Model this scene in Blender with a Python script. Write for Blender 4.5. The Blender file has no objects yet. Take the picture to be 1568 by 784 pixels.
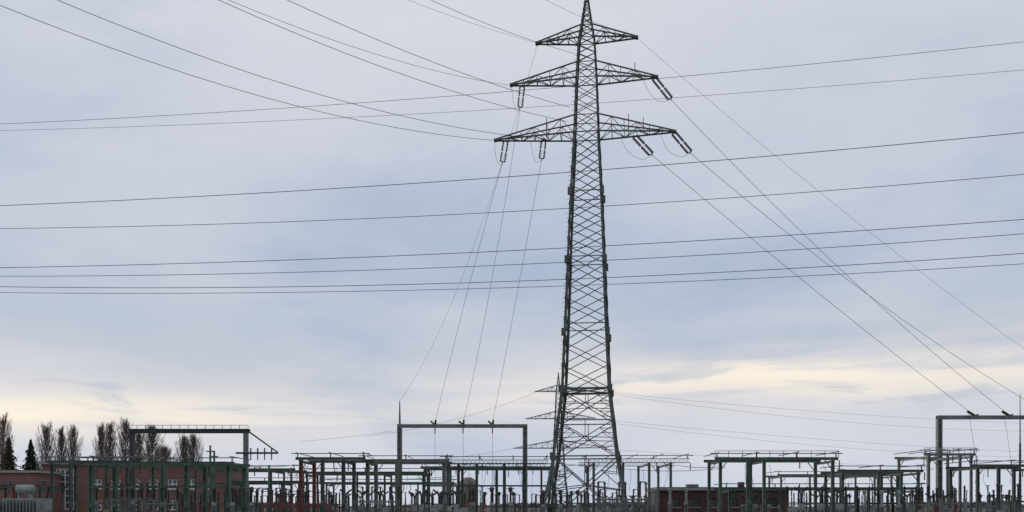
import bpy, math, random
from mathutils import Vector, Matrix
random.seed(7)
scene = bpy.context.scene

# ------------------------------------------------------------------ survey
F = 1568*35/36.0
HOR = 775.0
CAMZ = 1.7
def U(px, py, d):
    "world point for a survey bearing (photo units) at a distance d"
    return Vector(((px-784)/F*d, d, CAMZ+(HOR-py)/F*d))
def ux(px, d): return (px-784)/F*d
def uz(py, d): return CAMZ+(HOR-py)/F*d
def L(c):
    c = c/255.0
    return c/12.92 if c <= 0.04045 else ((c+0.055)/1.055)**2.4
def RGB(r, g, b): return (L(r), L(g), L(b), 1)

# ------------------------------------------------------------------ materials
def mat(name, col, col2=None, rough=0.6, metal=0.0, scale=3.0, bump=0.0, detail=6):
    m = bpy.data.materials.new(name); m.use_nodes = True
    nt = m.node_tree; b = nt.nodes["Principled BSDF"]
    b.inputs["Roughness"].default_value = rough
    b.inputs["Metallic"].default_value = metal
    if col2 is None: col2 = tuple(c*0.6 for c in col)
    tc = nt.nodes.new("ShaderNodeTexCoord")
    n = nt.nodes.new("ShaderNodeTexNoise"); n.inputs["Scale"].default_value = scale
    n.inputs["Detail"].default_value = detail
    r = nt.nodes.new("ShaderNodeValToRGB")
    r.color_ramp.elements[0].position = 0.36; r.color_ramp.elements[1].position = 0.64
    r.color_ramp.elements[0].color = (*col2, 1); r.color_ramp.elements[1].color = (*col, 1)
    nt.links.new(tc.outputs["Object"], n.inputs["Vector"])
    nt.links.new(n.outputs["Fac"], r.inputs["Fac"])
    nt.links.new(r.outputs["Color"], b.inputs["Base Color"])
    if bump > 0:
        bp = nt.nodes.new("ShaderNodeBump"); bp.inputs["Strength"].default_value = bump
        nt.links.new(n.outputs["Fac"], bp.inputs["Height"])
        nt.links.new(bp.outputs["Normal"], b.inputs["Normal"])
    return m
M_green  = mat("green_painted_steel", (0.080,0.110,0.088), (0.036,0.056,0.046), 0.6, scale=1.5)
M_green2 = mat("bright_green_painted_steel", (0.085,0.140,0.100), (0.046,0.076,0.058), 0.6, scale=1.5)
M_pyl    = mat("pylon_weathered_paint", (0.125,0.142,0.128), (0.052,0.063,0.056), 0.65, 0.15, scale=0.5)
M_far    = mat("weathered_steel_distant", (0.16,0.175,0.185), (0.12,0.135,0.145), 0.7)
M_grey   = mat("galvanised_steel", (0.19,0.205,0.195), (0.11,0.125,0.118), 0.5, 0.3, scale=2)
M_red    = mat("red_oxide_painted_steel", (0.21,0.050,0.044), (0.10,0.028,0.026), 0.6, scale=2)
M_porc   = mat("dark_brown_porcelain", (0.026,0.019,0.016), (0.014,0.011,0.011), 0.4, scale=5)
M_white  = mat("pale_grey_porcelain", (0.50,0.52,0.52), (0.36,0.38,0.38), 0.35, scale=5)
M_alu    = mat("weathered_aluminium", (0.13,0.13,0.13), (0.08,0.08,0.08), 0.5, 0.5)
M_wire   = mat("conductor_aluminium_weathered", (0.05,0.053,0.06), (0.035,0.037,0.043), 0.7)
M_dark   = mat("dark_steel", (0.045,0.05,0.05), (0.022,0.025,0.025), 0.6)
M_trans  = mat("transformer_grey_paint", (0.26,0.29,0.28), (0.18,0.20,0.19), 0.5, scale=1.5)
M_bark   = mat("bare_twig_bark", (0.17,0.125,0.105), (0.10,0.073,0.064), 0.9)
M_need   = mat("fir_needles", (0.020,0.040,0.024), (0.010,0.020,0.014), 0.9, scale=0.8)
M_need2  = mat("brown_larch_needles", (0.085,0.058,0.030), (0.045,0.040,0.022), 0.9, scale=0.8)
M_scrub  = mat("dry_red_twigs", (0.12,0.055,0.040), (0.055,0.032,0.026), 0.9, scale=0.6)
M_conc   = mat("concrete", (0.34,0.32,0.29), (0.24,0.225,0.20), 0.9, scale=1.2, bump=0.2)
M_roof   = mat("roof_fascia_paint", (0.36,0.33,0.30), (0.26,0.24,0.22), 0.7, scale=1.2)
M_tar    = mat("bitumen_roof", (0.05,0.05,0.05), (0.03,0.03,0.03), 0.9, scale=1.0)
M_winfr  = mat("white_window_frame", (0.78,0.78,0.75), (0.62,0.62,0.60), 0.5)
M_stone  = mat("weathered_sandstone", (0.27,0.22,0.17), (0.15,0.125,0.10), 0.9, scale=0.5)
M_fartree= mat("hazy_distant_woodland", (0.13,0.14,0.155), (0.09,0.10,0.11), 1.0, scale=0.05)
def glass():
    m = bpy.data.materials.new("window_glass"); m.use_nodes = True
    b = m.node_tree.nodes["Principled BSDF"]
    nt=m.node_tree; n=nt.nodes.new("ShaderNodeTexNoise"); n.inputs["Scale"].default_value=.7
    r=nt.nodes.new("ShaderNodeValToRGB"); r.color_ramp.elements[0].color=(.02,.025,.03,1); r.color_ramp.elements[1].color=(.12,.13,.14,1)
    nt.links.new(n.outputs["Fac"],r.inputs["Fac"]); nt.links.new(r.outputs["Color"],b.inputs["Base Color"])
    b.inputs["Roughness"].default_value = 0.08
    return m
M_glass = glass()
def brick(name, c1, c2, mortar, sc):
    m = bpy.data.materials.new(name); m.use_nodes = True
    nt = m.node_tree; b = nt.nodes["Principled BSDF"]; b.inputs["Roughness"].default_value = 0.9
    tc = nt.nodes.new("ShaderNodeTexCoord"); mp = nt.nodes.new("ShaderNodeMapping")
    mp.inputs["Rotation"].default_value = (math.radians(90), 0, 0)
    bk = nt.nodes.new("ShaderNodeTexBrick"); bk.inputs["Scale"].default_value = sc
    bk.inputs["Color1"].default_value = (*c1,1); bk.inputs["Color2"].default_value = (*c2,1)
    bk.inputs["Mortar"].default_value = (*mortar,1)
    bk.inputs["Mortar Size"].default_value = 0.012
    n = nt.nodes.new("ShaderNodeTexNoise"); n.inputs["Scale"].default_value = 0.5; n.inputs["Detail"].default_value = 8
    mx = nt.nodes.new("ShaderNodeMix"); mx.data_type = 'RGBA'; mx.blend_type = 'MULTIPLY'
    mx.inputs[0].default_value = 0.6
    nt.links.new(tc.outputs["Object"], mp.inputs["Vector"]); nt.links.new(mp.outputs["Vector"], bk.inputs["Vector"])
    nt.links.new(tc.outputs["Object"], n.inputs["Vector"])
    nt.links.new(bk.outputs["Color"], mx.inputs[6]); nt.links.new(n.outputs["Fac"], mx.inputs[7])
    nt.links.new(mx.outputs[2], b.inputs["Base Color"])
    return m
M_brick  = brick("red_brick", (0.32,0.155,0.120), (0.24,0.110,0.085), (0.24,0.20,0.18), 2.0)
M_brick2 = brick("dark_brick", (0.15,0.062,0.055), (0.10,0.044,0.040), (0.12,0.10,0.09), 2.0)

# ------------------------------------------------------------------ mesh builder
class MB:
    def __init__(s): s.v=[]; s.f=[]; s.m=[]; s.mats=[]; s.cur=0
    def use(s, material):
        if material not in s.mats: s.mats.append(material)
        s.cur = s.mats.index(material); return s
    def _add(s, vs, fs):
        o=len(s.v); s.v.extend([tuple(v) for v in vs])
        for f in fs: s.f.append(tuple(i+o for i in f)); s.m.append(s.cur)
    def beam(s, a, b, w, h=None, ext=0.0):
        a=Vector(a); b=Vector(b); h = h or w
        d=(b-a)
        if d.length<1e-6: return
        d.normalize(); a=a-d*ext; b=b+d*ext
        up=Vector((0,0,1)) if abs(d.z)<0.9 else Vector((0,1,0))
        sx=d.cross(up).normalized()*w/2; sy=sx.cross(d).normalized()*h/2
        vs=[p+q for p in (a,b) for q in (-sx-sy, sx-sy, sx+sy, -sx+sy)]
        s._add(vs, [(0,1,2,3),(7,6,5,4),(0,4,5,1),(1,5,6,2),(2,6,7,3),(3,7,4,0)])
    def angle(s, a, b, w, nx, ny, t=0.03):
        "L-section leg: two plates meeting at the outer corner; nx, ny inward unit vectors"
        a=Vector(a); b=Vector(b)
        for u,v in ((nx,ny),(ny,nx)):
            vs=[]
            for p in (a,b): vs += [p, p+u*w, p+u*w+v*t, p+v*t]
            s._add(vs,[(0,1,2,3),(7,6,5,4),(0,4,5,1),(1,5,6,2),(2,6,7,3),(3,7,4,0)])
    def ibeam(s, a, b, w, h):
        "rolled I section"
        a=Vector(a); b=Vector(b); t=h*0.14
        off=Vector((0,0,h/2-t/2))
        s.beam(a+off,b+off,w,t); s.beam(a-off,b-off,w,t); s.beam(a,b,w*0.22,h-2*t)
    def truss(s, a, b, w, h, t=0.08, n=None):
        "box lattice girder between a and b"
        a=Vector(a); b=Vector(b); d=(b-a); Ln=d.length; d.normalize()
        up=Vector((0,0,1)) if abs(d.z)<0.9 else Vector((1,0,0))
        sx=d.cross(up).normalized()*w/2; sy=sx.cross(d).normalized()*h/2
        cs=[-sx-sy, sx-sy, sx+sy, -sx+sy]
        for c in cs: s.beam(a+c,b+c,t)
        n=n or max(2,int(Ln/h))
        for k in range(4):
            c0=cs[k]; c1=cs[(k+1)%4]
            for i in range(n):
                p=a+d*Ln*i/n; q=a+d*Ln*(i+1)/n
                if i%2: s.beam(p+c0,q+c1,t*0.55)
                else: s.beam(p+c1,q+c0,t*0.55)
    def box(s, c, size):
        c=Vector(c); x,y,z=[q/2 for q in size]
        vs=[c+Vector((i*x,j*y,k*z)) for k in (-1,1) for i,j in ((-1,-1),(1,-1),(1,1),(-1,1))]
        s._add(vs, [(3,2,1,0),(4,5,6,7),(0,1,5,4),(1,2,6,5),(2,3,7,6),(3,0,4,7)])
    def lathe(s, a, b, prof, n=8):
        "prof: list of (t, r) along a->b"
        a=Vector(a); b=Vector(b); d=(b-a).normalized()
        up=Vector((0,0,1)) if abs(d.z)<0.9 else Vector((0,1,0))
        sx=d.cross(up).normalized(); sy=sx.cross(d).normalized()
        vs=[];fs=[]
        for t,r in prof:
            p=a.lerp(b,t)
            for i in range(n):
                an=2*math.pi*i/n; vs.append(p+(sx*math.cos(an)+sy*math.sin(an))*r)
        for j in range(len(prof)-1):
            for i in range(n):
                k=(i+1)%n; fs.append((j*n+i,j*n+k,(j+1)*n+k,(j+1)*n+i))
        fs.append(tuple(range(n-1,-1,-1))); m=(len(prof)-1)*n; fs.append(tuple(m+i for i in range(n)))
        s._add(vs,fs)
    def cyl(s,a,b,r,r2=None,n=8): s.lathe(a,b,[(0,r),(1,r if r2 is None else r2)],n)
    def ribbed(s,a,b,r,ribs,core=0.5,n=8):
        pr=[(0,r*core)]
        for i in range(ribs):
            t0=(i+0.15)/ribs; t1=(i+0.55)/ribs; t2=(i+0.75)/ribs
            pr += [(t0,r*core),(t1,r),(t2,r*core)]
        pr.append((1,r*core)); s.lathe(a,b,pr,n)
    def tube(s, pts, r, n=5):
        pts=[Vector(p) for p in pts]; vs=[];fs=[]
        for i,p in enumerate(pts):
            d=(pts[min(i+1,len(pts)-1)]-pts[max(i-1,0)]).normalized()
            up=Vector((0,0,1)) if abs(d.z)<0.95 else Vector((0,1,0))
            sx=d.cross(up).normalized(); sy=sx.cross(d)
            for k in range(n):
                an=2*math.pi*k/n; vs.append(p+(sx*math.cos(an)+sy*math.sin(an))*r)
        for j in range(len(pts)-1):
            for i in range(n):
                k=(i+1)%n; fs.append((j*n+i,j*n+k,(j+1)*n+k,(j+1)*n+i))
        s._add(vs,fs)
    def spike(s, a, b, r):
        a=Vector(a); b=Vector(b); d=(b-a)
        if d.length<1e-5: return
        d.normalize(); up=Vector((0,0,1)) if abs(d.z)<0.9 else Vector((0,1,0))
        sx=d.cross(up).normalized()*r; sy=sx.cross(d).normalized()*r
        vs=[a+sx, a-sx*0.5+sy*0.87, a-sx*0.5-sy*0.87, b]
        s._add(vs,[(0,1,3),(1,2,3),(2,0,3)])
    def mesh(s,name):
        me=bpy.data.meshes.new(name); me.from_pydata(s.v,[],s.f)
        for m in s.mats: me.materials.append(m)
        me.polygons.foreach_set("material_index", s.m); me.update(); return me
    def obj(s,name,parent=None,loc=(0,0,0),rot=0):
        o=bpy.data.objects.new(name,s.mesh(name)); scene.collection.objects.link(o)
        o.location=loc; o.rotation_euler=(0,0,rot)
        if parent: o.parent=parent
        return o
def empty(name, loc=(0,0,0)):
    o=bpy.data.objects.new(name,None); o.location=loc; o.empty_display_size=0.5
    scene.collection.objects.link(o); return o
def inst(name, me, loc, rot=0, sc=1):
    o=bpy.data.objects.new(name,me); o.location=loc; o.rotation_euler=(0,0,rot); o.scale=(sc,sc,sc)
    scene.collection.objects.link(o); return o

# ------------------------------------------------------------------ lattice pylon
PROF_NEAR=[(0,8.4),(6.4,6.15),(12.8,4.65),(19,4.1),(25.4,3.58),(31.7,3.05),(37.4,2.45),(42.7,2.05),(46.6,1.6),(47.9,1.15),(51.2,0.16)]
PROF_FAR=[(0,8.6),(12,5.6),(24,3.8),(35,2.7),(44.6,1.9),(47,1.2),(51.5,0.16)]
def build_pylon(name, loc, yaw, m, PROF, arms, k=1.0, det=True, dense=0.50):
    def pw(z):
        for (a,wa),(b,wb) in zip(PROF,PROF[1:]):
            if z<=b: return wa+(wb-wa)*(z-a)/(b-a)
        return PROF[-1][1]
    def corners(z):
        w=pw(z)/2; return [Vector((-w,-w,z)),Vector((w,-w,z)),Vector((w,w,z)),Vector((-w,w,z))]
    root=empty(name,loc); root.rotation_euler=(0,0,yaw)
    mb=MB().use(m)
    keyz=[z for z,_ in PROF]
    X_=Vector((1,0,0)); Y_=Vector((0,1,0))
    inw=[(X_,Y_),(-X_,Y_),(-X_,-Y_),(X_,-Y_)]
    for a,b in zip(keyz,keyz[1:]):
        ca,cb=corners(a),corners(b)
        t=(0.26 if a<20 else 0.21 if a<37 else 0.15)*k
        for i in range(4): mb.angle(ca[i],cb[i],t,inw[i][0],inw[i][1],0.045*k)
    mb.obj("legs",root)
    br=MB().use(m)
    def panel(z0,z1,t,horiz=True,sub=False):
        a,b=corners(z0),corners(z1)
        for i in range(4):
            j=(i+1)%4
            br.beam(a[i],b[j],t,t*.7); br.beam(a[j],b[i],t,t*.7)
            if horiz: br.beam(b[i],b[j],t*0.9)
            if sub:
                wl=(a[i]-a[j]).length; wu=(b[i]-b[j]).length
                X=a[i].lerp(b[j], wl/(wl+wu))
                for p,q in ((a[i],b[i]),(a[j],b[j])):
                    m1=p.lerp(q,0.5)
                    br.beam(m1, X, t*0.6)
                    br.beam(p.lerp(q,0.25), p.lerp(X,0.5), t*0.5)
                    br.beam(p.lerp(q,0.75), q.lerp(X,0.5), t*0.5)
                    br.beam(m1, p.lerp(X,0.5), t*0.5); br.beam(m1, q.lerp(X,0.5), t*0.5)
                br.beam(b[i].lerp(b[j],0.5), X, t*0.6)
    z0s=[z for z in (0,6.4,9.8,12.8)]
    for q in range(3): panel(z0s[q],z0s[q+1],(0.14 if q==0 else .115)*k,True,det)
    c=corners(12.8)
    for i in range(4): br.beam(c[i],c[(i+1)%4],0.20*k)
    br.beam(c[0],c[2],0.1*k); br.beam(c[1],c[3],0.1*k)
    z=12.8
    top=PROF[-1][0]
    stops=sorted(set([q for a in arms for q in (a[0],a[1])]+[top]))
    while z<top-.1:
        nxt=min([s for s in stops if s>z+0.01])
        h=max(0.6,pw(z)*dense)
        n=max(1,round((nxt-z)/h)) ; h2=(nxt-z)/n
        z2=z+h2 if nxt-z>h*1.5 else nxt
        t=(0.098 if z<37 else 0.072)*k
        panel(z,z2,t,horiz=(abs(z2-nxt)<0.01))
        z=z2
    for zz in (19,25.4,31.7):
        c=corners(zz)
        for i in range(4): br.beam(c[i],c[(i+1)%4],0.08*k)
    br.obj("bracing",root)
    if det:
        g=MB().use(m)
        for zz in (12.8,18.2,25.1,31.7,6.4):
            for p in corners(zz):
                g.box(p,(0.40,0.30,0.70))
        for q in range(100):
            zz=3+q*0.45; p=corners(zz)[0]; g.beam(p,p+Vector((-0.24,0,0)),0.025)
        g.use(M_conc)
        for p in corners(0): g.box(p+Vector((0,0,0.2)),(0.9,0.9,0.8))
        g.obj("gusset_plates",root)
    ar=MB().use(m)
    def arm(zb,zt,Ln,side,nst,t=0.10):
        cb,ct=corners(zb),corners(zt)
        idx=(1,2) if side>0 else (0,3)
        tip=Vector((side*Ln,0,zb))
        B=[cb[i] for i in idx]; T=[ct[i] for i in idx]
        tips=[tip+Vector((0,-0.16,0)),tip+Vector((0,0.16,0))]
        for q in range(2):
            ar.beam(B[q],tips[q],t*1.25*k); ar.beam(T[q],tips[q]+Vector((0,0,0.05)),t*1.1*k)
        for s_ in range(nst):
            f0=s_/nst; f1=(s_+1)/nst
            for q in range(2):
                b0=B[q].lerp(tips[q],f0); b1=B[q].lerp(tips[q],f1)
                t0=T[q].lerp(tips[q],f0); t1=T[q].lerp(tips[q],f1)
                if s_<nst-1: ar.beam(b1,t1,t*0.6*k)
                if s_<nst-1:
                    if s_%2: ar.beam(b1,t0,t*0.55*k)
                    else: ar.beam(b0,t1,t*0.55*k)
            b00=B[0].lerp(tips[0],f0); b01=B[0].lerp(tips[0],f1); b10=B[1].lerp(tips[1],f0); b11=B[1].lerp(tips[1],f1)
            if s_%2: ar.beam(b00,b11,t*0.6*k)
            else: ar.beam(b10,b01,t*0.6*k)
            ar.beam(b01,b11,t*0.6*k)
        ar.box(tip,(0.25,0.5,0.22))
    for zb,zt,ll,lr,n in arms:
        arm(zb,zt,ll,-1,n); arm(zb,zt,lr,1,n)
    if det:
        for x,z0,z1 in ((-3.9,37.4,39.3),(4.0,37.4,39.3),(5.4,37.4,38.9),(4.6,42.7,44.2)): ar.beam((x,0,z0),(x,0,z1),0.07*k)
    ar.beam((0,0,top-.3),(0,0,top+.7),0.06*k)
    ar.obj("crossarms",root)
    return root
TD=96.0; YAW=math.radians(-7.5)
TLOC=(ux(898.5,TD),TD,0)
pylon=build_pylon("electricity_pylon",TLOC,YAW,M_pyl,PROF_NEAR,[(37.4,39.05,8.9,8.4,6),(42.7,44.2,7.35,6.7,5),(46.6,47.9,4.85,4.8,4)])
FD=372.0
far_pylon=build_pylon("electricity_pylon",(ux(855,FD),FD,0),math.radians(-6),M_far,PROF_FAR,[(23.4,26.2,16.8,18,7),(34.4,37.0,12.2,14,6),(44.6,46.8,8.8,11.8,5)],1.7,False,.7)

def armdepth(px):
    return TD + (px-897)*TD/F*math.sin(YAW)
fit=MB()
def bez(pts,n=12):
    "smooth curve through pts (Catmull-Rom)"
    P=[pts[0]]+list(pts)+[pts[-1]]; out=[]
    for i in range(1,len(P)-2):
        for k in range(n):
            t=k/n; p0,p1,p2,p3=P[i-1],P[i],P[i+1],P[i+2]
            out.append(0.5*((2*p1)+(p2-p0)*t+(2*p0-5*p1+4*p2-p3)*t*t+(3*p1-p0-3*p2+p3)*t**3))
    out.append(P[-2]); return out
def string(pa,pb,dd,jump):
    da=armdepth(pa[0]); A=U(pa[0],pa[1],da); B=U(pb[0],pb[1],da+dd)
    d=(B-A).normalized(); side=d.cross(Vector((0,1,0))).normalized()*0.21
    A1=A+d*0.22; B1=B-d*0.2
    fit.use(M_dark); fit.beam(A,A1,0.07); fit.beam(B1,B,0.07)
    fit.beam(A1-side*1.1,A1+side*1.1,0.07); fit.beam(B1-side*1.1,B1+side*1.1,0.07)
    fit.use(M_porc)
    for s_ in (-1,1):
        o=side*s_
        mid=A1.lerp(B1,0.5)+o
        fit.ribbed(A1+o+d*0.03,mid-d*0.07,0.14,6,.32); fit.ribbed(mid+d*0.07,B1+o-d*0.03,0.14,6,.32)
        fit.cyl(mid-d*.08,mid+d*.08,.04)
    fit.use(M_wire)
    fit.tube(bez([U(x,y,da+dd*q/(len(jump)-1)) for q,(x,y) in enumerate(jump)]),0.016)
    return B
sR2=string((1000,118),(1028,153),-1.5,[(985,122),(994,141),(1009,155),(1028,153)])
sR3=string((1030,202),(1058,235),-1.5,[(1012,206),(1022,229),(1040,240),(1058,235)])
sR4=string((970,207),(999,238),-1.5,[(950,211),(962,232),(982,244),(999,238)])
sL1=string((775,213),(769,251),1.2,[(757,216),(759,238),(764,252),(769,251)])
sL2=string((833,211),(829,246),1.2,[(812,215),(816,236),(821,248),(829,246)])
sL3=string((800,129),(796,167),1.2,[(783,132),(786,154),(790,167),(796,167)])
fo=fit.obj("insulator_strings")
fo.parent=pylon; fo.matrix_parent_inverse=(Matrix.Translation(TLOC)@Matrix.Rotation(YAW,4,'Z')).inverted()

# ------------------------------------------------------------------ power lines
def line(name, A, B, mpx, r, s0=0.0, s1=1.0, n=48):
    "hang a conductor in the vertical plane A-B, passing the survey bearing mpx=(x,y)"
    A=Vector(A);B=Vector(B)
    k=(mpx[0]-784)/F
    dx=B.x-A.x; dy=B.y-A.y
    s=(k*A.y-A.x)/(dx-k*dy)
    zm=uz(mpx[1],A.y+dy*s)
    c=(A.z+(B.z-A.z)*s-zm)/(s*(1-s))
    pts=[]
    for i in range(n+1):
        t=s0+(s1-s0)*i/n
        pts.append(Vector((A.x+dx*t,A.y+dy*t,A.z+(B.z-A.z)*t-c*t*(1-t))))
    mb=MB().use(M_wire); mb.tube(pts,r); return mb.obj(name)
for a,m,b,r in (((0,190),(780,140),(1568,64),.018),((0,200),(880,160),(1568,107),.014),
              ((0,315),(870,264),(1568,203),.028),((0,350),(870,319),(1568,267),.024),
              ((0,410),(860,380),(1568,336),.026),((0,423),(860,402),(1568,358),.024),
              ((0,439),(860,428),(1568,388),.025),((0,448),(860,438),(1568,404),.022)):
    line("overhead_power_line",U(*a,86),U(*b,72),m,r,-0.7,1.7)
def tip(px,py): return U(px,py,armdepth(px))
for a,m,b,db,r in (((757,215),(360,136),(0,8),66,.022),((830,213),(450,133),(88,0),66,.022),
              ((868,186),(600,108),(335,0),70,.022),((783,131),(560,78),(350,0),68,.017),
              ((872,164),(650,90),(440,0),72,.022),((880,82),(770,46),(660,0),80,.019),
              ((823,66),(730,38),(625,0),78,.012),((972,56),(900,30),(836,0),84,.012)):
    line("overhead_power_line",tip(*a),U(*b,db),m,r,0,1.9)
RG=112.0; LG=122.0
line("overhead_power_line",sR2,U(1541,632,RG),(1290,415),.021)
line("overhead_power_line",sR3,U(1600,630,RG),(1330,452),.021)
line("overhead_power_line",sR4,U(1488,633,RG),(1230,430),.021)
line("overhead_power_line",tip(974,57),U(1640,585,RG),(1250,290),.013)
line("overhead_power_line",sL1,U(666,648,LG),(728,400),.019)
line("overhead_power_line",sL3,U(709,648,LG),(758,400),.019)
line("overhead_power_line",sL2,U(754,648,LG),(801,400),.019)
line("overhead_power_line",tip(823,68),U(612,614,LG),(737,345),.013)
for a,m,b,db in (((905,598),(1250,630),(1568,648),520),((912,600),(1200,637),(1568,660),520),((915,642),(1250,672),(1568,692),500),
                 ((915,645),(1250,682),(1568,700),500),((930,688),(1200,705),(1568,722),480),
                 ((822,600),(720,636),(560,668),330),((790,686),(700,700),(520,706),330),((600,660),(540,668),(460,676),330)):
    line("overhead_power_line",U(*a,FD),U(*b,db),m,.04)

# ------------------------------------------------------------------ tall feeder gantries
def feeder_gantry(name,d,x0,x1,py,w,spike=None,ins=(),m=M_grey,long_ins=()):
    root=empty(name,(ux(x0,d),d,0)); O=Vector(root.location)
    z=uz(py,d); mb=MB().use(m)
    for px in (x0,x1):
        X=ux(px,d)-O.x
        mb.box((X-w*0.36,0,z/2),(w*0.28,w,z)); mb.box((X+w*0.36,0,z/2),(w*0.28,w,z)); mb.box((X,0,z/2),(w*0.44,w*0.25,z-0.05))
        for q in range(12): mb.box((X,-w*0.42,z*(q+0.5)/12),(w*0.5,0.05,0.12))
        mb.box((X,0,0.15),(w*1.8,w*1.8,0.3))
    Xa=ux(x0,d)-O.x; Xb=ux(x1,d)-O.x
    h=0.42
    mb.beam((Xa-w/2,-w/2+.06,z+h/2),(Xb+w/2,-w/2+.06,z+h/2),0.10,h)
    mb.beam((Xa-w/2,w/2-.06,z+h/2),(Xb+w/2,w/2-.06,z+h/2),0.10,h)
    for q in range(15):
        X=Xa+(Xb-Xa)*q/14; mb.beam((X,-w/2+.1,z+h/2),(X,w/2-.1,z+h/2),0.08,0.2)
    if spike:
        X=ux(spike[0],d)-O.x; mb.cyl((X,0,z+h*0.9),(X,0,uz(spike[1],d)),0.15,0.06)
    mb.obj("steel_frame",root)
    ib=MB()
    for px in ins:
        X=ux(px,d)-O.x
        ib.use(M_porc)
        ib.ribbed((X-0.08,-.1,z+h+.02),(X-0.50,-.5,z+h+0.34),0.14,5); ib.ribbed((X+0.08,-.1,z+h+.02),(X+0.12,-.5,z+h+0.5),0.14,5)
        ib.ribbed((X,0,z-.03),(X,-.05,z-0.7),0.11,5)
        ib.use(M_wire); ib.tube([Vector((X,-.05,z-0.7)),Vector((X+.05,-.2,z*0.6)),Vector((X+.02,-.1,4.2))],0.020)
    for px in long_ins:
        X=ux(px,d)-O.x; ib.use(M_porc)
        for s_ in (-.12,.12):
            ib.ribbed((X-.75,-.6+s_,z+h+.42),(X+.25,s_,z+h+.03),0.12,9)
        ib.ribbed((X+.3,0,z+h+.02),(X+.75,-.1,z+h+.12),0.1,5)
        ib.use(M_wire); ib.tube(bez([Vector((X-.7,-.5,z+h+.4)),Vector((X-.5,-.8,z-.6)),Vector((X+.1,-.9,z*.55)),Vector((X+.1,-.6,4.2))]),0.018)
    ib.obj("line_insulators",root)
    return root
feeder_gantry("feeder_gantry",LG,612,804,655,0.58,(612,614),(666,709,754))
feeder_gantry("feeder_gantry",RG,1438,1640,642,0.55,None,(),M_grey,(1488,1541,1600))
mb=MB().use(M_dark); mb.cyl((0,0,0),(0,0,8.0),0.15,0.10); mb.cyl((0,0,8.0),(0,0,uz(603,100)),0.07,0.03); mb.box((0,0,.15),(.8,.8,.3))
for q in range(14): mb.beam((-.25,0,.8+q*.5),(.25,0,.8+q*.5),.03)
mb.obj("lightning_mast",None,(ux(1562,100),100,0))

def rail(mb,a,b,h=0.55,n=8,t=0.05):
    a=Vector(a);b=Vector(b); up=Vector((0,0,h))
    mb.beam(a+up,b+up,t)
    for i in range(n+1):
        p=a.lerp(b,i/n); mb.beam(p,p+up,t)
WG=108.0
mb=MB().use(M_dark); z=uz(663,WG); x0=ux(203,WG); x1=ux(377,WG); xr=ux(427,WG); O=Vector((x0,WG,0))
def rel(x,y,z): return (x-O.x,y-O.y,z)
for x in (x0,x1):
    mb.use(M_grey if x==x1 else M_dark)
    mb.box(rel(x,WG,z/2),(0.42,0.5,z)); mb.box(rel(x,WG,.15),(1,1,.3)); mb.box(rel(x,WG-.28,z/2),(0.5,0.05,z))
mb.use(M_dark)
mb.ibeam(rel(x0-.3,WG-.3,z+.18),rel(x1+.3,WG-.3,z+.18),0.2,0.36); mb.ibeam(rel(x0-.3,WG+.5,z+.18),rel(x1+.3,WG+.5,z+.18),0.2,0.36)
mb.box(rel((x0+x1)/2,WG+.1,z+.40),(x1-x0+.6,1.0,0.06))
rail(mb,rel(x0-.3,WG-.38,z+.43),rel(x1+.3,WG-.38,z+.43),0.38,14,.045)
zr=uz(694,WG)
mb.beam(rel(x1-1.0,WG-.4,zr),rel(xr,WG-.4,zr),0.25,0.2); mb.beam(rel(x1+.2,WG-.3,z+.2),rel(xr-.1,WG-.3,zr+.1),0.11)
mb.beam(rel(x1+.2,WG+.3,z+.2),rel(xr-.1,WG-.1,zr+.1),0.11); mb.use(M_porc)
for k in range(4):
    X=x1+.6+k*0.75; mb.ribbed(rel(X,WG-.4,zr+.1),rel(X,WG-.4,zr+.55),0.12,4)
    mb.ribbed(rel(X,WG-.4,zr-.1),rel(X,WG-.4,zr-.75),0.10,5)
mb.obj("walkway_gantry",None,O)

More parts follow.
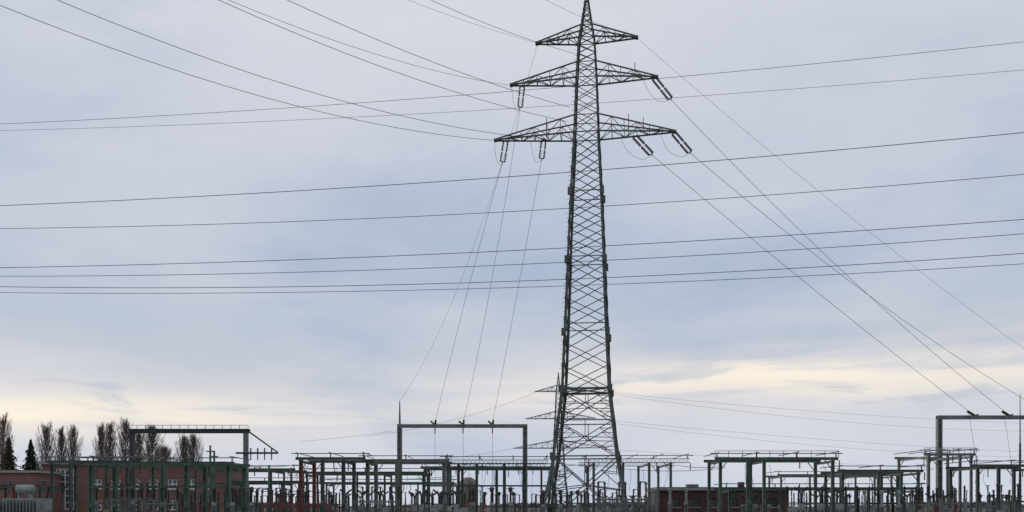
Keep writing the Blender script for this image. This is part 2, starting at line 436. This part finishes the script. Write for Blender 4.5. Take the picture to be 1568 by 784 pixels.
# ------------------------------------------------------------------ busbar structures
def bus(name,d,posts,py,depth,m,pw_=0.3,over=0.5,railing=False,mid=None,tubes=3,red=(),hv=0.26,truss=False,ins=2.6,ext=(0,0)):
    xs=[ux(p,d) for p in posts]; z=uz(py,d)-hv; O=Vector((xs[0],d,0)); mb=MB().use(m)
    X0=xs[0]-O.x-over-ext[0]; X1=xs[-1]-O.x+over+ext[1]
    ys=[0,depth]
    for j,y in enumerate(ys):
        for i,x in enumerate(xs):
            if j==1 and 0<i<len(xs)-1 and i%2: continue
            mb.use(M_red if i in red else m)
            X=x-O.x
            mb.box((X-pw_*.4,y,z/2),(pw_*.2,pw_,z)); mb.box((X+pw_*.4,y,z/2),(pw_*.2,pw_,z)); mb.box((X,y,z/2),(pw_*.6-.004,pw_*.25,z-.02))
            mb.box((X,y,.1),(pw_*2,pw_*2,.2))
            mb.box((X,y-pw_*.55,z*0.35),(pw_*.9,.06,.5))
            if i in (0,len(xs)-1): mb.beam((X,y,z-.9),(X+.7 if i==0 else X-.7,y,z),0.07)
        mb.use(m)
        if truss: mb.truss((X0,y,z+hv*0.9),(X1,y,z+hv*0.9),0.3,hv*1.6,0.055)
        else: mb.ibeam((X0,y,z+hv/2),(X1,y,z+hv/2),hv*.7,hv)
        if mid and j==0:
            zm=uz(mid,d); mb.ibeam((X0+over,y-pw_*.5-.08,zm),(X1-over,y-pw_*.5-.08,zm),0.14,0.20)
    for i,x in enumerate(xs):
        if i in (0,len(xs)-1) or i%2==0:
            mb.ibeam((x-O.x,ys[0]-over,z-hv/2-.003),(x-O.x,ys[-1]+over,z-hv/2-.003),0.16,hv*.8)
    top=z+hv*(1.75 if truss else 1)
    n=max(3,int((X1-X0)/ins))
    for i in range(n):
        X=X0+.2+(X1-X0-.4)*i/(n-1)
        mb.use(M_porc); mb.ribbed((X,0,top),(X,0,top+.30),0.085,4,n=7)
        if random.random()<.65: mb.ribbed((X+.3,0,z),(X+.3,0,z-.6-random.random()*.3),0.08,6,n=7)
        if random.random()<.4: mb.ribbed((X+.6,depth,z),(X+.6,depth,z-.8),0.08,6,n=7)
    mb.use(M_alu); mb.cyl((X0-.4,0,top+.33),(X1+.4,0,top+.33),0.04)
    for k in range(tubes):
        X=X0+.2+(X1-X0-.4)*k/max(1,tubes-1)
        mb.cyl((X,-.8,top+.36+.03*k),(X,depth+.8,top+.36+.03*k),0.04)
    if railing:
        mb.use(m); rail(mb,(X0,-.1,top),(X1,-.1,top),0.55,9,.045)
    mb.use(M_wire)
    for k in range(int((X1-X0)/1.9)):
        X=X0+.4+random.random()*(X1-X0-.8); y=random.choice(ys)-.3
        mb.tube(bez([Vector((X,y,z-.4)),Vector((X+random.uniform(-.3,.3),y-.3,z-1.3)),Vector((X+random.uniform(-.4,.4),y-.5,3.3))],6),0.018)
    return mb.obj(name,None,O)

bus("busbar_gantry",84,(140,250,286,350),707,5,M_green2,0.38,mid=746,tubes=3)
bus("busbar_gantry",93,(80,108,163,205),705,5,M_green,0.24,tubes=3)
bus("busbar_gantry",122,(300,322,415,446),717,7,M_green2,0.24,mid=741)
bus("busbar_gantry",90,(461,494,526),700,6,M_green,0.32,red=(0,),tubes=3,ext=(0,1.5))
bus("busbar_gantry",98,(563,608,680),703,6,M_grey,0.36,tubes=3)
bus("busbar_gantry",110,(470,547,589,648),722,6,M_green2,0.20,mid=740)
bus("busbar_gantry",102,(702,730,772,803),707,8,M_green,0.28,tubes=4,truss=True,ext=(1,2))
bus("busbar_gantry",122,(650,690,760,829,850),714,7,M_green2,0.24,mid=744,red=(3,))
bus("busbar_gantry",106,(909,954,994,1027),705,9,M_grey,0.26,tubes=5,truss=True,ext=(.5,1.5))
bus("busbar_gantry",88,(1103,1145,1170,1275),700,5,M_green2,0.26,railing=True,tubes=4)
bus("busbar_gantry",96,(1117,1196,1290,1345,1380,1406),746,5,M_green2,0.22,tubes=2,ins=2.0)
bus("busbar_gantry",93,(1290,1345,1380,1406),719,5,M_green2,0.24,tubes=3)
bus("busbar_gantry",104,(1422,1451,1470,1487),694,8,M_grey,0.24,railing=True,tubes=4)
bus("busbar_gantry",97,(1497,1529,1600),711,6,M_green,0.28,tubes=3)
bus("busbar_gantry",100,(-30,22,62),742,5,M_green,0.22,tubes=2,red=(1,))
bus("busbar_gantry",130,(1196,1240,1310,1365),726,6,M_grey,0.22,tubes=2)
bus("busbar_gantry",115,(352,380,432,458),736,5,M_green,0.22,tubes=2,red=(2,))
bus("busbar_gantry",126,(500,540,600,640,690),738,5,M_grey,0.2,tubes=2,red=(2,))

for (a,b,d,py,s_) in ((330,470,105,708,.4),(680,905,112,708,.5),(1035,1110,100,712,.2),(860,915,108,710,.1),(1270,1430,110,716,.4),(925,1110,116,715,.4),(440,700,118,727,.5),(60,330,112,726,.5)):
    for k in range(3):
        A=U(a,py,d+k*2);B=U(b,py+2,d+k*2)
        pts=[A.lerp(B,t/12)-Vector((0,0,4*s_*(t/12)*(1-t/12))) for t in range(13)]
        mm=MB().use(M_wire); mm.tube(pts,.025); mm.obj("busbar_conductor")

for px,py,d in ((322,682,100),(328,690,101),(446,716,115),(412,712,100)):
    mm=MB().use(M_green2); mm.cyl((0,0,0),(0,0,uz(py,d)),.16,.10); mm.box((0,0,.15),(.6,.6,.3)); mm.box((0,0,uz(py,d)-.6),(.8,.12,.12))
    mm.obj("steel_pole",None,(ux(px,d),d,0))

# ------------------------------------------------------------------ switchgear (each a 3-phase set)
def stand(mb,x,y,z,m,w=0.32):
    mb.use(m)
    for i in (-1,1):
        for j in (-1,1): mb.beam((x+i*w/2,y+j*w/2,0),(x+i*w/2,y+j*w/2,z),0.055)
    for q in range(4):
        za=z*q/4; zb=z*(q+1)/4
        mb.beam((x-w/2,y-w/2,za),(x+w/2,y-w/2,zb),0.03); mb.beam((x-w/2,y+w/2,zb),(x+w/2,y+w/2,za),0.03)
    mb.box((x,y,z+.04),(w*1.4,w*1.4,.08)); mb.box((x,y,.08),(w*2,w*2,.16))
def me_disconnector(m,zs=2.2):
    mb=MB()
    for p in (-1.7,0,1.7):
        for q in (-.65,.65):
            stand(mb,p+q*.5,q,zs,m,.22)
            mb.use(M_porc); mb.ribbed((p+q*.5,q,zs+.08),(p+q*.5,q,zs+1.18),.12,9); mb.use(M_dark); mb.box((p+q*.5,q,zs+1.23),(.22,.2,.10))
        mb.use(M_alu); mb.cyl((p-.32,-.62,zs+1.32),(p+.32,.65,zs+1.32),.045)
    mb.use(m); mb.beam((-2.2,-.65,zs-.12),(2.2,-.65,zs-.12),.12,.14); mb.beam((-2.2,.65,zs-.12),(2.2,.65,zs-.12),.12,.14)
    mb.use(M_trans); mb.box((-2.0,-.95,1.1),(.4,.3,.6))
    return mb.mesh("disconnector")
def me_breaker(m):
    mb=MB()
    for p in (-1.7,0,1.7):
        stand(mb,p,0,1.5,m,.34)
        mb.use(M_trans); mb.box((p,0,1.83),(.45,.4,.5))
        mb.use(M_porc); mb.ribbed((p,0,2.08),(p,0,2.95),.15,8); mb.ribbed((p-.05,0,3.1),(p-.6,0,3.5),.14,6); mb.ribbed((p+.05,0,3.1),(p+.6,0,3.5),.14,6)
        mb.use(M_alu); mb.box((p,0,3.02),(.3,.26,.16))
    mb.use(M_trans); mb.box((2.45,.1,1.2),(.7,.5,1.1))
    return mb.mesh("circuit_breaker")
def me_ct(m,porc,head):
    mb=MB()
    for p in (-1.7,0,1.7):
        stand(mb,p,0,1.9,m,.3)
        mb.use(M_trans); mb.box((p,0,2.12),(.36,.36,.28))
        mb.use(porc); mb.ribbed((p,0,2.26),(p,0,3.2),.15,9)
        mb.use(head); mb.lathe((p,0,3.2),(p,0,3.65),[(0,.14),(.1,.2),(.8,.2),(.95,.14),(1,.05)],10); mb.use(M_alu); mb.beam((p-.4,0,3.5),(p+.4,0,3.5),.06)
    return mb.mesh("current_transformer")
def me_post(m):
    mb=MB()
    for p in (-1.5,-.5,.5,1.5):
        mb.use(m); mb.box((p,0,1.15),(.16,.16,2.3)); mb.box((p,0,.1),(.5,.5,.2)); mb.box((p,0,2.33),(.26,.26,.06))
        mb.use(M_porc); mb.ribbed((p,0,2.36),(p,0,3.35),.13,9); mb.use(M_dark); mb.cyl((p,0,3.35),(p,0,3.46),.07)
    mb.use(m); mb.beam((-1.5,-.1,2.0),(1.5,-.1,2.0),.05,.1)
    return mb.mesh("post_insulator_set")
def me_arrester(m):
    mb=MB()
    for p in (-1.3,0,1.3):
        mb.use(m); mb.cyl((p,0,0),(p,0,2.2),.10); mb.use(M_porc); mb.ribbed((p,0,2.22),(p,0,2.95),.10,7); mb.ribbed((p,0,3.0),(p,0,3.7),.10,7)
        mb.use(M_alu); mb.cyl((p,0,3.7),(p,0,3.75),.2,n=12); mb.use(m); mb.box((p,0,.1),(.5,.5,.2))
    return mb.mesh("surge_arrester_set")
kinds=[("disconnector_switch",me_disconnector(M_green)),("disconnector_switch",me_disconnector(M_red)),("disconnector_switch",me_disconnector(M_grey,2.4)),
       ("circuit_breaker",me_breaker(M_grey)),("current_transformer",me_ct(M_grey,M_porc,M_dark)),("current_transformer",me_ct(M_grey,M_white,M_trans)),
       ("post_insulator",me_post(M_grey)),("post_insulator",me_post(M_red)),("surge_arrester",me_arrester(M_grey)),("post_insulator",me_post(M_dark))]
wts=[4,2.5,3,3,4,1,5,2.5,2.5,5]
def free(x,y):
    if abs(x-TLOC[0])<6.8 and abs(y-TD)<6.5: return False
    p=784+x*F/y
    if 1000<p<1105 and y<118: return random.random()<.25 and y>98
    if 1105<p<1210 and y<100: return False
    if p>1000 and p<1215 and 112<y: return False
    if p<345 and y>118: return False
    if 66<p<128: return False
    return True
for y in (80,86,92,98.5,105,112,119,127):
    half=0.53*y+4; x=-half+random.uniform(0,3)
    while x<half:
        step=random.uniform(4.3,6.2)
        if free(x,y) and random.random()<.84 and x>-0.47*y:
            nm,me=random.choices(kinds,wts)[0]
            inst(nm,me,(x,y+random.uniform(-.8,.8),0),random.choice((0,0,math.pi,0.03)),random.uniform(.80,1.0))
        x+=step
for q in range(4):   # long even rank of posts on the right
    inst("post_insulator",kinds[9][1],(ux(1232+q*54,83.5),83.5,0),0,.98)

# ------------------------------------------------------------------ transformer (left)
d=77; mb=MB(); X=ux(42,d)
mb.use(M_trans); mb.box((0,0,1.5),(3.0,1.8,1.6)); mb.box((0,0,.35),(3.3,2.1,.5))
for i in range(12): mb.box((-1.4+i*.255,-1.2,1.5),(.06,.6,1.4))
mb.lathe((-.85,0,3.0),(.55,0,3.0),[(0,.05),(.03,.30),(.1,.36),(.9,.36),(.97,.30),(1,.05)],14)
for x in (-.6,.3): mb.box((x,0,2.48),(.1,.5,.36))
mb.use(M_porc)
for x in (-1.1,0.1,1.2): mb.ribbed((x,.6,2.3),(x*1.1,.8,3.2),.13,8)
mb.obj("power_transformer",None,(X,d,0))

# ------------------------------------------------------------------ brick buildings
def brick_building(name,d,px0,px1,py,dep,bm,wins,over=.45,win_m=M_winfr,chim=False):
    x0=ux(px0,d);x1=ux(px1,d);H=uz(py,d);W=x1-x0; root=empty(name,(x0,d,0))
    mb=MB().use(bm)
    cols=sorted(set([(xc-w/2,xc+w/2) for xc,w,_,_ in wins])); t=.35; x=0
    for a,b in cols:
        if a-x>.001: mb.box(((x+a)/2,t/2,H/2),(a-x,t,H))
        ws=sorted([(z0,z1) for xc,w,z0,z1 in wins if abs(xc-w/2-a)<1e-6]); z=0
        for z0,z1 in ws:
            if z0>z: mb.box(((a+b)/2,t/2,(z+z0)/2),(b-a,t,z0-z))
            z=z1
        mb.box(((a+b)/2,t/2,(z+H)/2),(b-a,t,H-z)); x=b
    mb.box(((x+W)/2,t/2,H/2),(W-x,t,H))
    mb.box((t/2,dep/2+t/2,H/2),(t,dep-t,H)); mb.box((W-t/2,dep/2+t/2,H/2),(t,dep-t,H)); mb.box((W/2,dep+t/2,H/2),(W,t,H))
    mb.obj("walls",root)
    rf=MB().use(M_roof); rf.box((W/2,dep/2,H+.16),(W+2*over,dep+2*over,.32)); rf.use(M_tar); rf.box((W/2,dep/2,H+.36),(W+2*over-.2,dep+2*over-.2,.08))
    if chim: rf.use(bm); rf.box((W*.7,dep*.5,H+.75),(.7,.7,.7)); rf.use(M_grey); rf.box((W*.3,dep*.4,H+.6),(1.4,1.2,.4))
    rf.obj("roof",root)
    wm=MB()
    for xc,w,z0,z1 in wins:
        wm.use(M_glass); wm.box((xc,.22,(z0+z1)/2),(w,.02,z1-z0)); wm.use(win_m)
        h=z1-z0
        for xx in (xc-w/2+.07,xc+w/2-.07): wm.box((xx,.17,(z0+z1)/2),(.14,.08,h))
        nv=max(2,int(w/.65)); nh=max(2,int(h/.9))
        for k in range(1,nv): wm.box((xc-w/2+w*k/nv,.165,(z0+z1)/2),(.14,.06,h-.28))
        for zz in (z0+.07,z1-.07): wm.box((xc,.172,zz),(w-.28,.08,.14))
        for k in range(1,nh): wm.box((xc,.163,z0+h*k/nh),(w-.28,.05,.12))
        wm.use(M_conc); wm.box((xc,-.04,z0-.07),(w+.3,.16,.12))
    wm.obj("windows",root); return root
d=148.0
wins=[(3.4,2.7,1.2,uz(716,d)-.15)]
for i in range(7):
    for z0,z1 in ((1.1,2.6),(4.2,5.7)):
        wins.append((8.2+i*2.8,1.4,z0,z1))
brick_building("brick_office_building",d,64,345,711,11,M_brick,wins)
d=118.0
wins=[(2+i*2.3,1.1,1.6,2.6) for i in range(6)]
brick_building("brick_control_building",d,1008,1208,751,9,M_brick2,wins,.3,M_dark,True)
d=140.0
brick_building("brick_shed",d,-60,58,724,7,M_brick,[(4,1.4,1.2,2.6),(8,1.2,1.2,2.6)],.3,M_dark)
d=150.0; mb=MB().use(M_stone); H=uz(731,d)
mb.box((0,0,H*.42),(2.3,2.3,H*.84))
mb.lathe((0,0,H*.84),(0,0,H*1.0),[(0,1.45),(.2,1.4),(.7,1.0),(1,.5)],8); mb.use(M_dark); mb.box((0,-1.16,H*.6),(.5,.04,.9)); mb.box((.0,-1.16,H*.3),(.8,.04,1.6))
mb.use(M_conc); mb.box((0,0,H*.83),(2.6,2.6,.15))
mb.obj("stone_tower_house",None,(ux(717,d),d,0),0.3)

# ------------------------------------------------------------------ vegetation
def poplar(name,d,px,py,rad,seed,dens=1.0,rnd=False,m=M_bark):
    R=random.Random(seed); mb=MB().use(m); H=uz(py,d)
    mb.lathe((0,0,0),(0,0,H*.9),[(0,.42),(.2,.28),(.6,.15),(1,.03)],6)
    nb=int(130*dens); sp=.55 if rnd else .32
    for i in range(nb):
        f=0.06+0.90*(i/nb); z0=H*f*.93
        if rnd: env=math.sin(math.pi*min(1,max(.04,(f-.02)/.98))**.8)
        else: env=min(1,(f+.2)*2.2)*(1-max(0,f-.55)/.45)**.7+.05
        r=rad*env*R.uniform(.35,1.1); an=i*2.4+R.uniform(-.4,.4)
        up=r*(R.uniform(1.0,1.6) if rnd else R.uniform(2.0,3.2)); up=min(up,H-z0+R.uniform(-.3,.4)*1.5)
        if up<.3: up=.3
        A=Vector((0,0,z0)); B=Vector((math.cos(an)*r,math.sin(an)*r,z0+up))
        C=Vector((math.cos(an)*r*.75,math.sin(an)*r*.75,z0+up*.42))
        mb.spike(A,C,.075)
        mb.spike(A.lerp(C,.5),B,.055)
        for k in range(24):
            t=R.uniform(.15,1); P=(A.lerp(C,t/.5) if t<.5 else C.lerp(B,(t-.5)*2))
            D=Vector((R.gauss(0,sp),R.gauss(0,sp),R.uniform(.5,1.5)))
            Q=P+D*R.uniform(.4,1.1)*(1.0)
            mb.spike(P,Q,.026)
            if R.random()<.5:
                S=P.lerp(Q,.4); mb.spike(S,S+Vector((R.gauss(0,.3),R.gauss(0,.3),R.uniform(.2,.8))),.02)
    return mb.obj(name,None,(ux(px,d),d,0))
for i,(px,py,w,d) in enumerate(((4,632,3.1,225),(71,645,2.6,230),(94,647,1.9,238),(112,646,2.2,236),(155,643,1.9,230),(168,641,2.3,226),(192,635,2.5,225),(282,662,2.2,232),(296,660,2.4,230),(212,656,2.0,235))):
    poplar("poplar_tree",d,px,py,w,i+3,1.1)
poplar("bare_deciduous_tree",215,233,643,3.9,33,1.4,True); poplar("bare_deciduous_tree",220,252,678,3.6,35,1.1,True); poplar("bare_deciduous_tree",240,-14,648,4,36,1.0,True)
def conifer(name,d,px,py,rad,seed,m,dens=1.0):
    R=random.Random(seed); H=uz(py,d); mb=MB().use(M_bark); mb.cyl((0,0,0),(0,0,H*.98),.22,.02,6); mb.use(m)
    mb.spike((0,0,H*.93),(0,0,H),.12)
    n=int(420*dens)
    for i in range(n):
        f=(i/n)**.9; z=H*(.08+.88*f); r=rad*(1-f)**1.0*R.uniform(.45,1.15)*(1+.15*math.sin(f*70))+.05; an=i*2.399
        A=Vector((0,0,z)); B=Vector((math.cos(an)*r,math.sin(an)*r,z-r*.3))
        for k in range(14):
            t=R.uniform(.15,1.05); P=A.lerp(B,t)+Vector((0,0,R.uniform(-.1,.1)))
            D=Vector((math.cos(an)+R.gauss(0,.6),math.sin(an)+R.gauss(0,.6),R.uniform(-.6,.25))).normalized()*R.uniform(.3,.6)*(.35+.65*(1-f))
            mb.spike(P,P+D,.10)
    return mb.obj(name,None,(ux(px,d),d,0))
conifer("fir_tree",165,47,669,3.9,5,M_need); conifer("larch_tree",170,14,665,3.6,6,M_need2,.9)
conifer("fir_tree",175,28,722,2.6,9,M_need,.6)
def scrub(name,x0,x1,y,h,n,seed):
    R=random.Random(seed); mb=MB().use(M_scrub); X0=(x0+x1)/2
    for i in range(n):
        x=R.uniform(x0,x1); yy=R.uniform(-1.6,1.6); hh=h*(.62+.25*math.sin(x*.9+seed)+.2*math.sin(x*2.7))*R.uniform(.5,1.05)
        A=Vector((x-X0,yy,0)); B=A+Vector((R.gauss(0,.25),R.gauss(0,.25),hh)); mb.spike(A,B,.014)
        for k in range(4):
            P=A.lerp(B,R.uniform(.35,.9)); mb.spike(P,P+Vector((R.gauss(0,.18),R.gauss(0,.18),R.uniform(.15,.45))),.009)
    return mb.obj(name,None,(X0,y,0))
scrub("dry_scrub",-18,14,58,1.98,3600,1); scrub("dry_scrub",-33,-17,60,1.8,1500,2); scrub("dry_scrub",13,33,60,1.75,1600,4)
R=random.Random(3); mb=MB().use(M_fartree)
for i in range(1800):
    x=R.uniform(-800,800); y=R.uniform(0,120); h=(4.2+2.2*math.sin(x*.013)+1.6*math.sin(x*.047+1))*R.uniform(.6,1.1)
    if h<1: h=1
    mb.lathe((x,y,0),(x,y,h),[(0,1.0),(.35,3.2),(.7,2.6),(1,.4)],5)
mb.obj("distant_trees",None,(0,1150,0))

# ------------------------------------------------------------------ ground
def ground():
    mb=MB(); m=bpy.data.materials.new("grass_and_gravel"); m.use_nodes=True; nt=m.node_tree; b=nt.nodes["Principled BSDF"]; b.inputs["Roughness"].default_value=.95
    tc=nt.nodes.new("ShaderNodeTexCoord"); n1=nt.nodes.new("ShaderNodeTexNoise"); n1.inputs["Scale"].default_value=.06; n1.inputs["Detail"].default_value=10
    n2=nt.nodes.new("ShaderNodeTexNoise"); n2.inputs["Scale"].default_value=6; n2.inputs["Detail"].default_value=6
    r1=nt.nodes.new("ShaderNodeValToRGB"); e=r1.color_ramp.elements; e[0].position=.42; e[0].color=(.045,.06,.022,1); e[1].position=.58; e[1].color=(.14,.12,.10,1)
    mx=nt.nodes.new("ShaderNodeMix"); mx.data_type='RGBA'; mx.blend_type='MULTIPLY'; mx.inputs[0].default_value=.7
    bp=nt.nodes.new("ShaderNodeBump"); bp.inputs["Strength"].default_value=.5
    for n in (n1,n2): nt.links.new(tc.outputs["Object"],n.inputs["Vector"])
    nt.links.new(n1.outputs["Fac"],r1.inputs["Fac"]); nt.links.new(r1.outputs["Color"],mx.inputs[6]); nt.links.new(n2.outputs["Fac"],mx.inputs[7])
    nt.links.new(mx.outputs[2],b.inputs["Base Color"]); nt.links.new(n2.outputs["Fac"],bp.inputs["Height"]); nt.links.new(bp.outputs["Normal"],b.inputs["Normal"])
    mb.use(m); S=4000; N=16
    vs=[Vector((-S+2*S*i/N,-S+2*S*j/N,0)) for j in range(N+1) for i in range(N+1)]
    mb._add(vs,[(j*(N+1)+i,j*(N+1)+i+1,(j+1)*(N+1)+i+1,(j+1)*(N+1)+i) for j in range(N) for i in range(N)])
    mb.obj("ground")
ground()

# ------------------------------------------------------------------ sky / light
SUN_EL=math.radians(11); SUN_AZ=math.radians(-48)
w=bpy.data.worlds.new("World"); scene.world=w; w.use_nodes=True; nt=w.node_tree; nt.nodes.clear()
N=nt.nodes.new; Lk=nt.links.new
def math_(op,a,b=None,c=None,clamp=False):
    n=N("ShaderNodeMath"); n.operation=op; n.use_clamp=clamp
    for i,v in enumerate((a,b,c)):
        if v is None: continue
        if isinstance(v,(int,float)): n.inputs[i].default_value=v
        else: Lk(v,n.inputs[i])
    return n.outputs[0]
def ramp(fac,stops,interp='B_SPLINE'):
    r=N("ShaderNodeValToRGB"); cr=r.color_ramp; cr.interpolation=interp
    while len(cr.elements)<len(stops): cr.elements.new(0.5)
    for e,(p,c) in zip(cr.elements,stops): e.position=p; e.color=c
    Lk(fac,r.inputs["Fac"]); return r.outputs["Color"]
def mix(f,a,b):
    m=N("ShaderNodeMix"); m.data_type='RGBA'
    if isinstance(f,(int,float)): m.inputs[0].default_value=f
    else: Lk(f,m.inputs[0])
    for i,v in ((6,a),(7,b)):
        if isinstance(v,tuple): m.inputs[i].default_value=v
        else: Lk(v,m.inputs[i])
    return m.outputs[2]
tc=N("ShaderNodeTexCoord"); sep=N("ShaderNodeSeparateXYZ"); Lk(tc.outputs["Generated"],sep.inputs[0])
x,y,z=sep.outputs
hl=math_('SQRT',math_('ADD',math_('MULTIPLY',x,x),math_('MULTIPLY',y,y)))
e=math_('DIVIDE',z,math_('MAXIMUM',hl,.02))
az=math_('DIVIDE',x,math_('MAXIMUM',hl,.02))
def noise(sx,sz,scale,detail=5,rough=.5,off=(0,0,0),dist=0):
    mp=N("ShaderNodeMapping"); mp.inputs["Scale"].default_value=(sx,sx,sz); mp.inputs["Location"].default_value=off
    Lk(tc.outputs["Generated"],mp.inputs["Vector"]); n=N("ShaderNodeTexNoise"); n.inputs["Scale"].default_value=scale; n.inputs["Detail"].default_value=detail
    n.inputs["Roughness"].default_value=rough; n.inputs["Distortion"].default_value=dist; Lk(mp.outputs["Vector"],n.inputs["Vector"]); return n.outputs["Fac"]
def sstep(v,a,b):
    n=N("ShaderNodeMapRange"); n.interpolation_type='SMOOTHSTEP'; n.inputs[1].default_value=a; n.inputs[2].default_value=b; Lk(v,n.inputs[0]); return n.outputs[0]
warp=noise(1,3,2.2,6,.55,(3,1,0))
ew=math_('ADD',e,math_('MULTIPLY',math_('SUBTRACT',warp,.5),.13))
pos=math_('DIVIDE',ew,.62,clamp=True)
def P(py): return max(0,(HOR-py)/F/.62)
base=ramp(pos,[(P(775),RGB(210,219,235)),(P(700),RGB(207,212,226)),(P(640),RGB(213,215,223)),(P(585),RGB(210,212,219)),(P(530),RGB(186,196,212)),
               (P(400),RGB(172,188,211)),(P(280),RGB(172,187,211)),(P(150),RGB(194,202,218)),(P(20),RGB(212,217,227)),(1.0,RGB(209,215,226))])
n1=noise(1,2.6,1.5,7,.55,(0.4,0,2.3),.35)
c1=mix(math_('MULTIPLY',sstep(n1,.44,.68),.58),base,RGB(221,222,229))
n2=noise(1,3.2,2.1,7,.55,(7.1,2.2,0.3),.3)
c2=mix(math_('MULTIPLY',sstep(n2,.45,.67),.55),c1,RGB(163,180,208))
n6=noise(1,6,3.4,8,.58,(9.2,5.2,4.3),.5)
c2=mix(math_('MULTIPLY',sstep(n6,.48,.72),.22),c2,RGB(224,223,228))
cen=math_('ADD',.106,math_('MULTIPLY',az,.058))
n3=noise(1,9,2.4,7,.55,(1.3,4.0,0),.4)
dist=math_('ABSOLUTE',math_('SUBTRACT',math_('ADD',e,math_('MULTIPLY',math_('SUBTRACT',n3,.5),.05)),cen))
band=math_('SUBTRACT',1,sstep(dist,.0,.043))
n4=noise(1,12,3.0,8,.6,(5,0,1.7),.3)
gl=math_('MULTIPLY',band,sstep(n4,.32,.60))
side=math_('ADD',.46,math_('MULTIPLY',sstep(math_('ABSOLUTE',math_('ADD',az,.08)),.08,.35),.54))
c3=mix(math_('MULTIPLY',gl,side),c2,RGB(255,243,226))
n5=noise(1,5,7.0,6,.55,(2,8,3),.5)
lowband=math_('SUBTRACT',1,sstep(math_('ABSOLUTE',math_('SUBTRACT',e,.115)),.01,.05))
c4=mix(math_('MULTIPLY',math_('MULTIPLY',sstep(n5,.56,.66),lowband),.5),c3,RGB(182,192,211))
sky=N("ShaderNodeTexSky"); sky.sky_type='NISHITA'; sky.sun_disc=False; sky.sun_elevation=SUN_EL; sky.sun_rotation=SUN_AZ
bg1=N("ShaderNodeBackground"); Lk(sky.outputs[0],bg1.inputs[0]); bg1.inputs[1].default_value=.06
bg2=N("ShaderNodeBackground"); Lk(c4,bg2.inputs[0]); bg2.inputs[1].default_value=1.0
ms=N("ShaderNodeMixShader"); ms.inputs[0].default_value=.97; Lk(bg1.outputs[0],ms.inputs[1]); Lk(bg2.outputs[0],ms.inputs[2])
out=N("ShaderNodeOutputWorld"); Lk(ms.outputs[0],out.inputs[0])
sl=bpy.data.lights.new("sun",'SUN'); sl.energy=.9; sl.angle=math.radians(16); sl.color=(1,.93,.84)
so=bpy.data.objects.new("sun",sl); scene.collection.objects.link(so)
sd=Vector((math.sin(SUN_AZ)*math.cos(SUN_EL),math.cos(SUN_AZ)*math.cos(SUN_EL),math.sin(SUN_EL)))
so.rotation_euler=sd.to_track_quat('Z','Y').to_euler(); so.location=(-50,20,60)

scene.view_settings.view_transform='Standard'; scene.view_settings.look='None'; scene.view_settings.exposure=0
cd=bpy.data.cameras.new("camera"); cam=bpy.data.objects.new("camera",cd); scene.collection.objects.link(cam)
cam.location=(0,0,CAMZ); cam.rotation_euler=(math.radians(90),0,0); cd.lens=35; cd.sensor_width=36
cd.shift_y=(HOR-392)/1568; cd.clip_end=9000; cd.clip_start=.1
scene.camera=cam
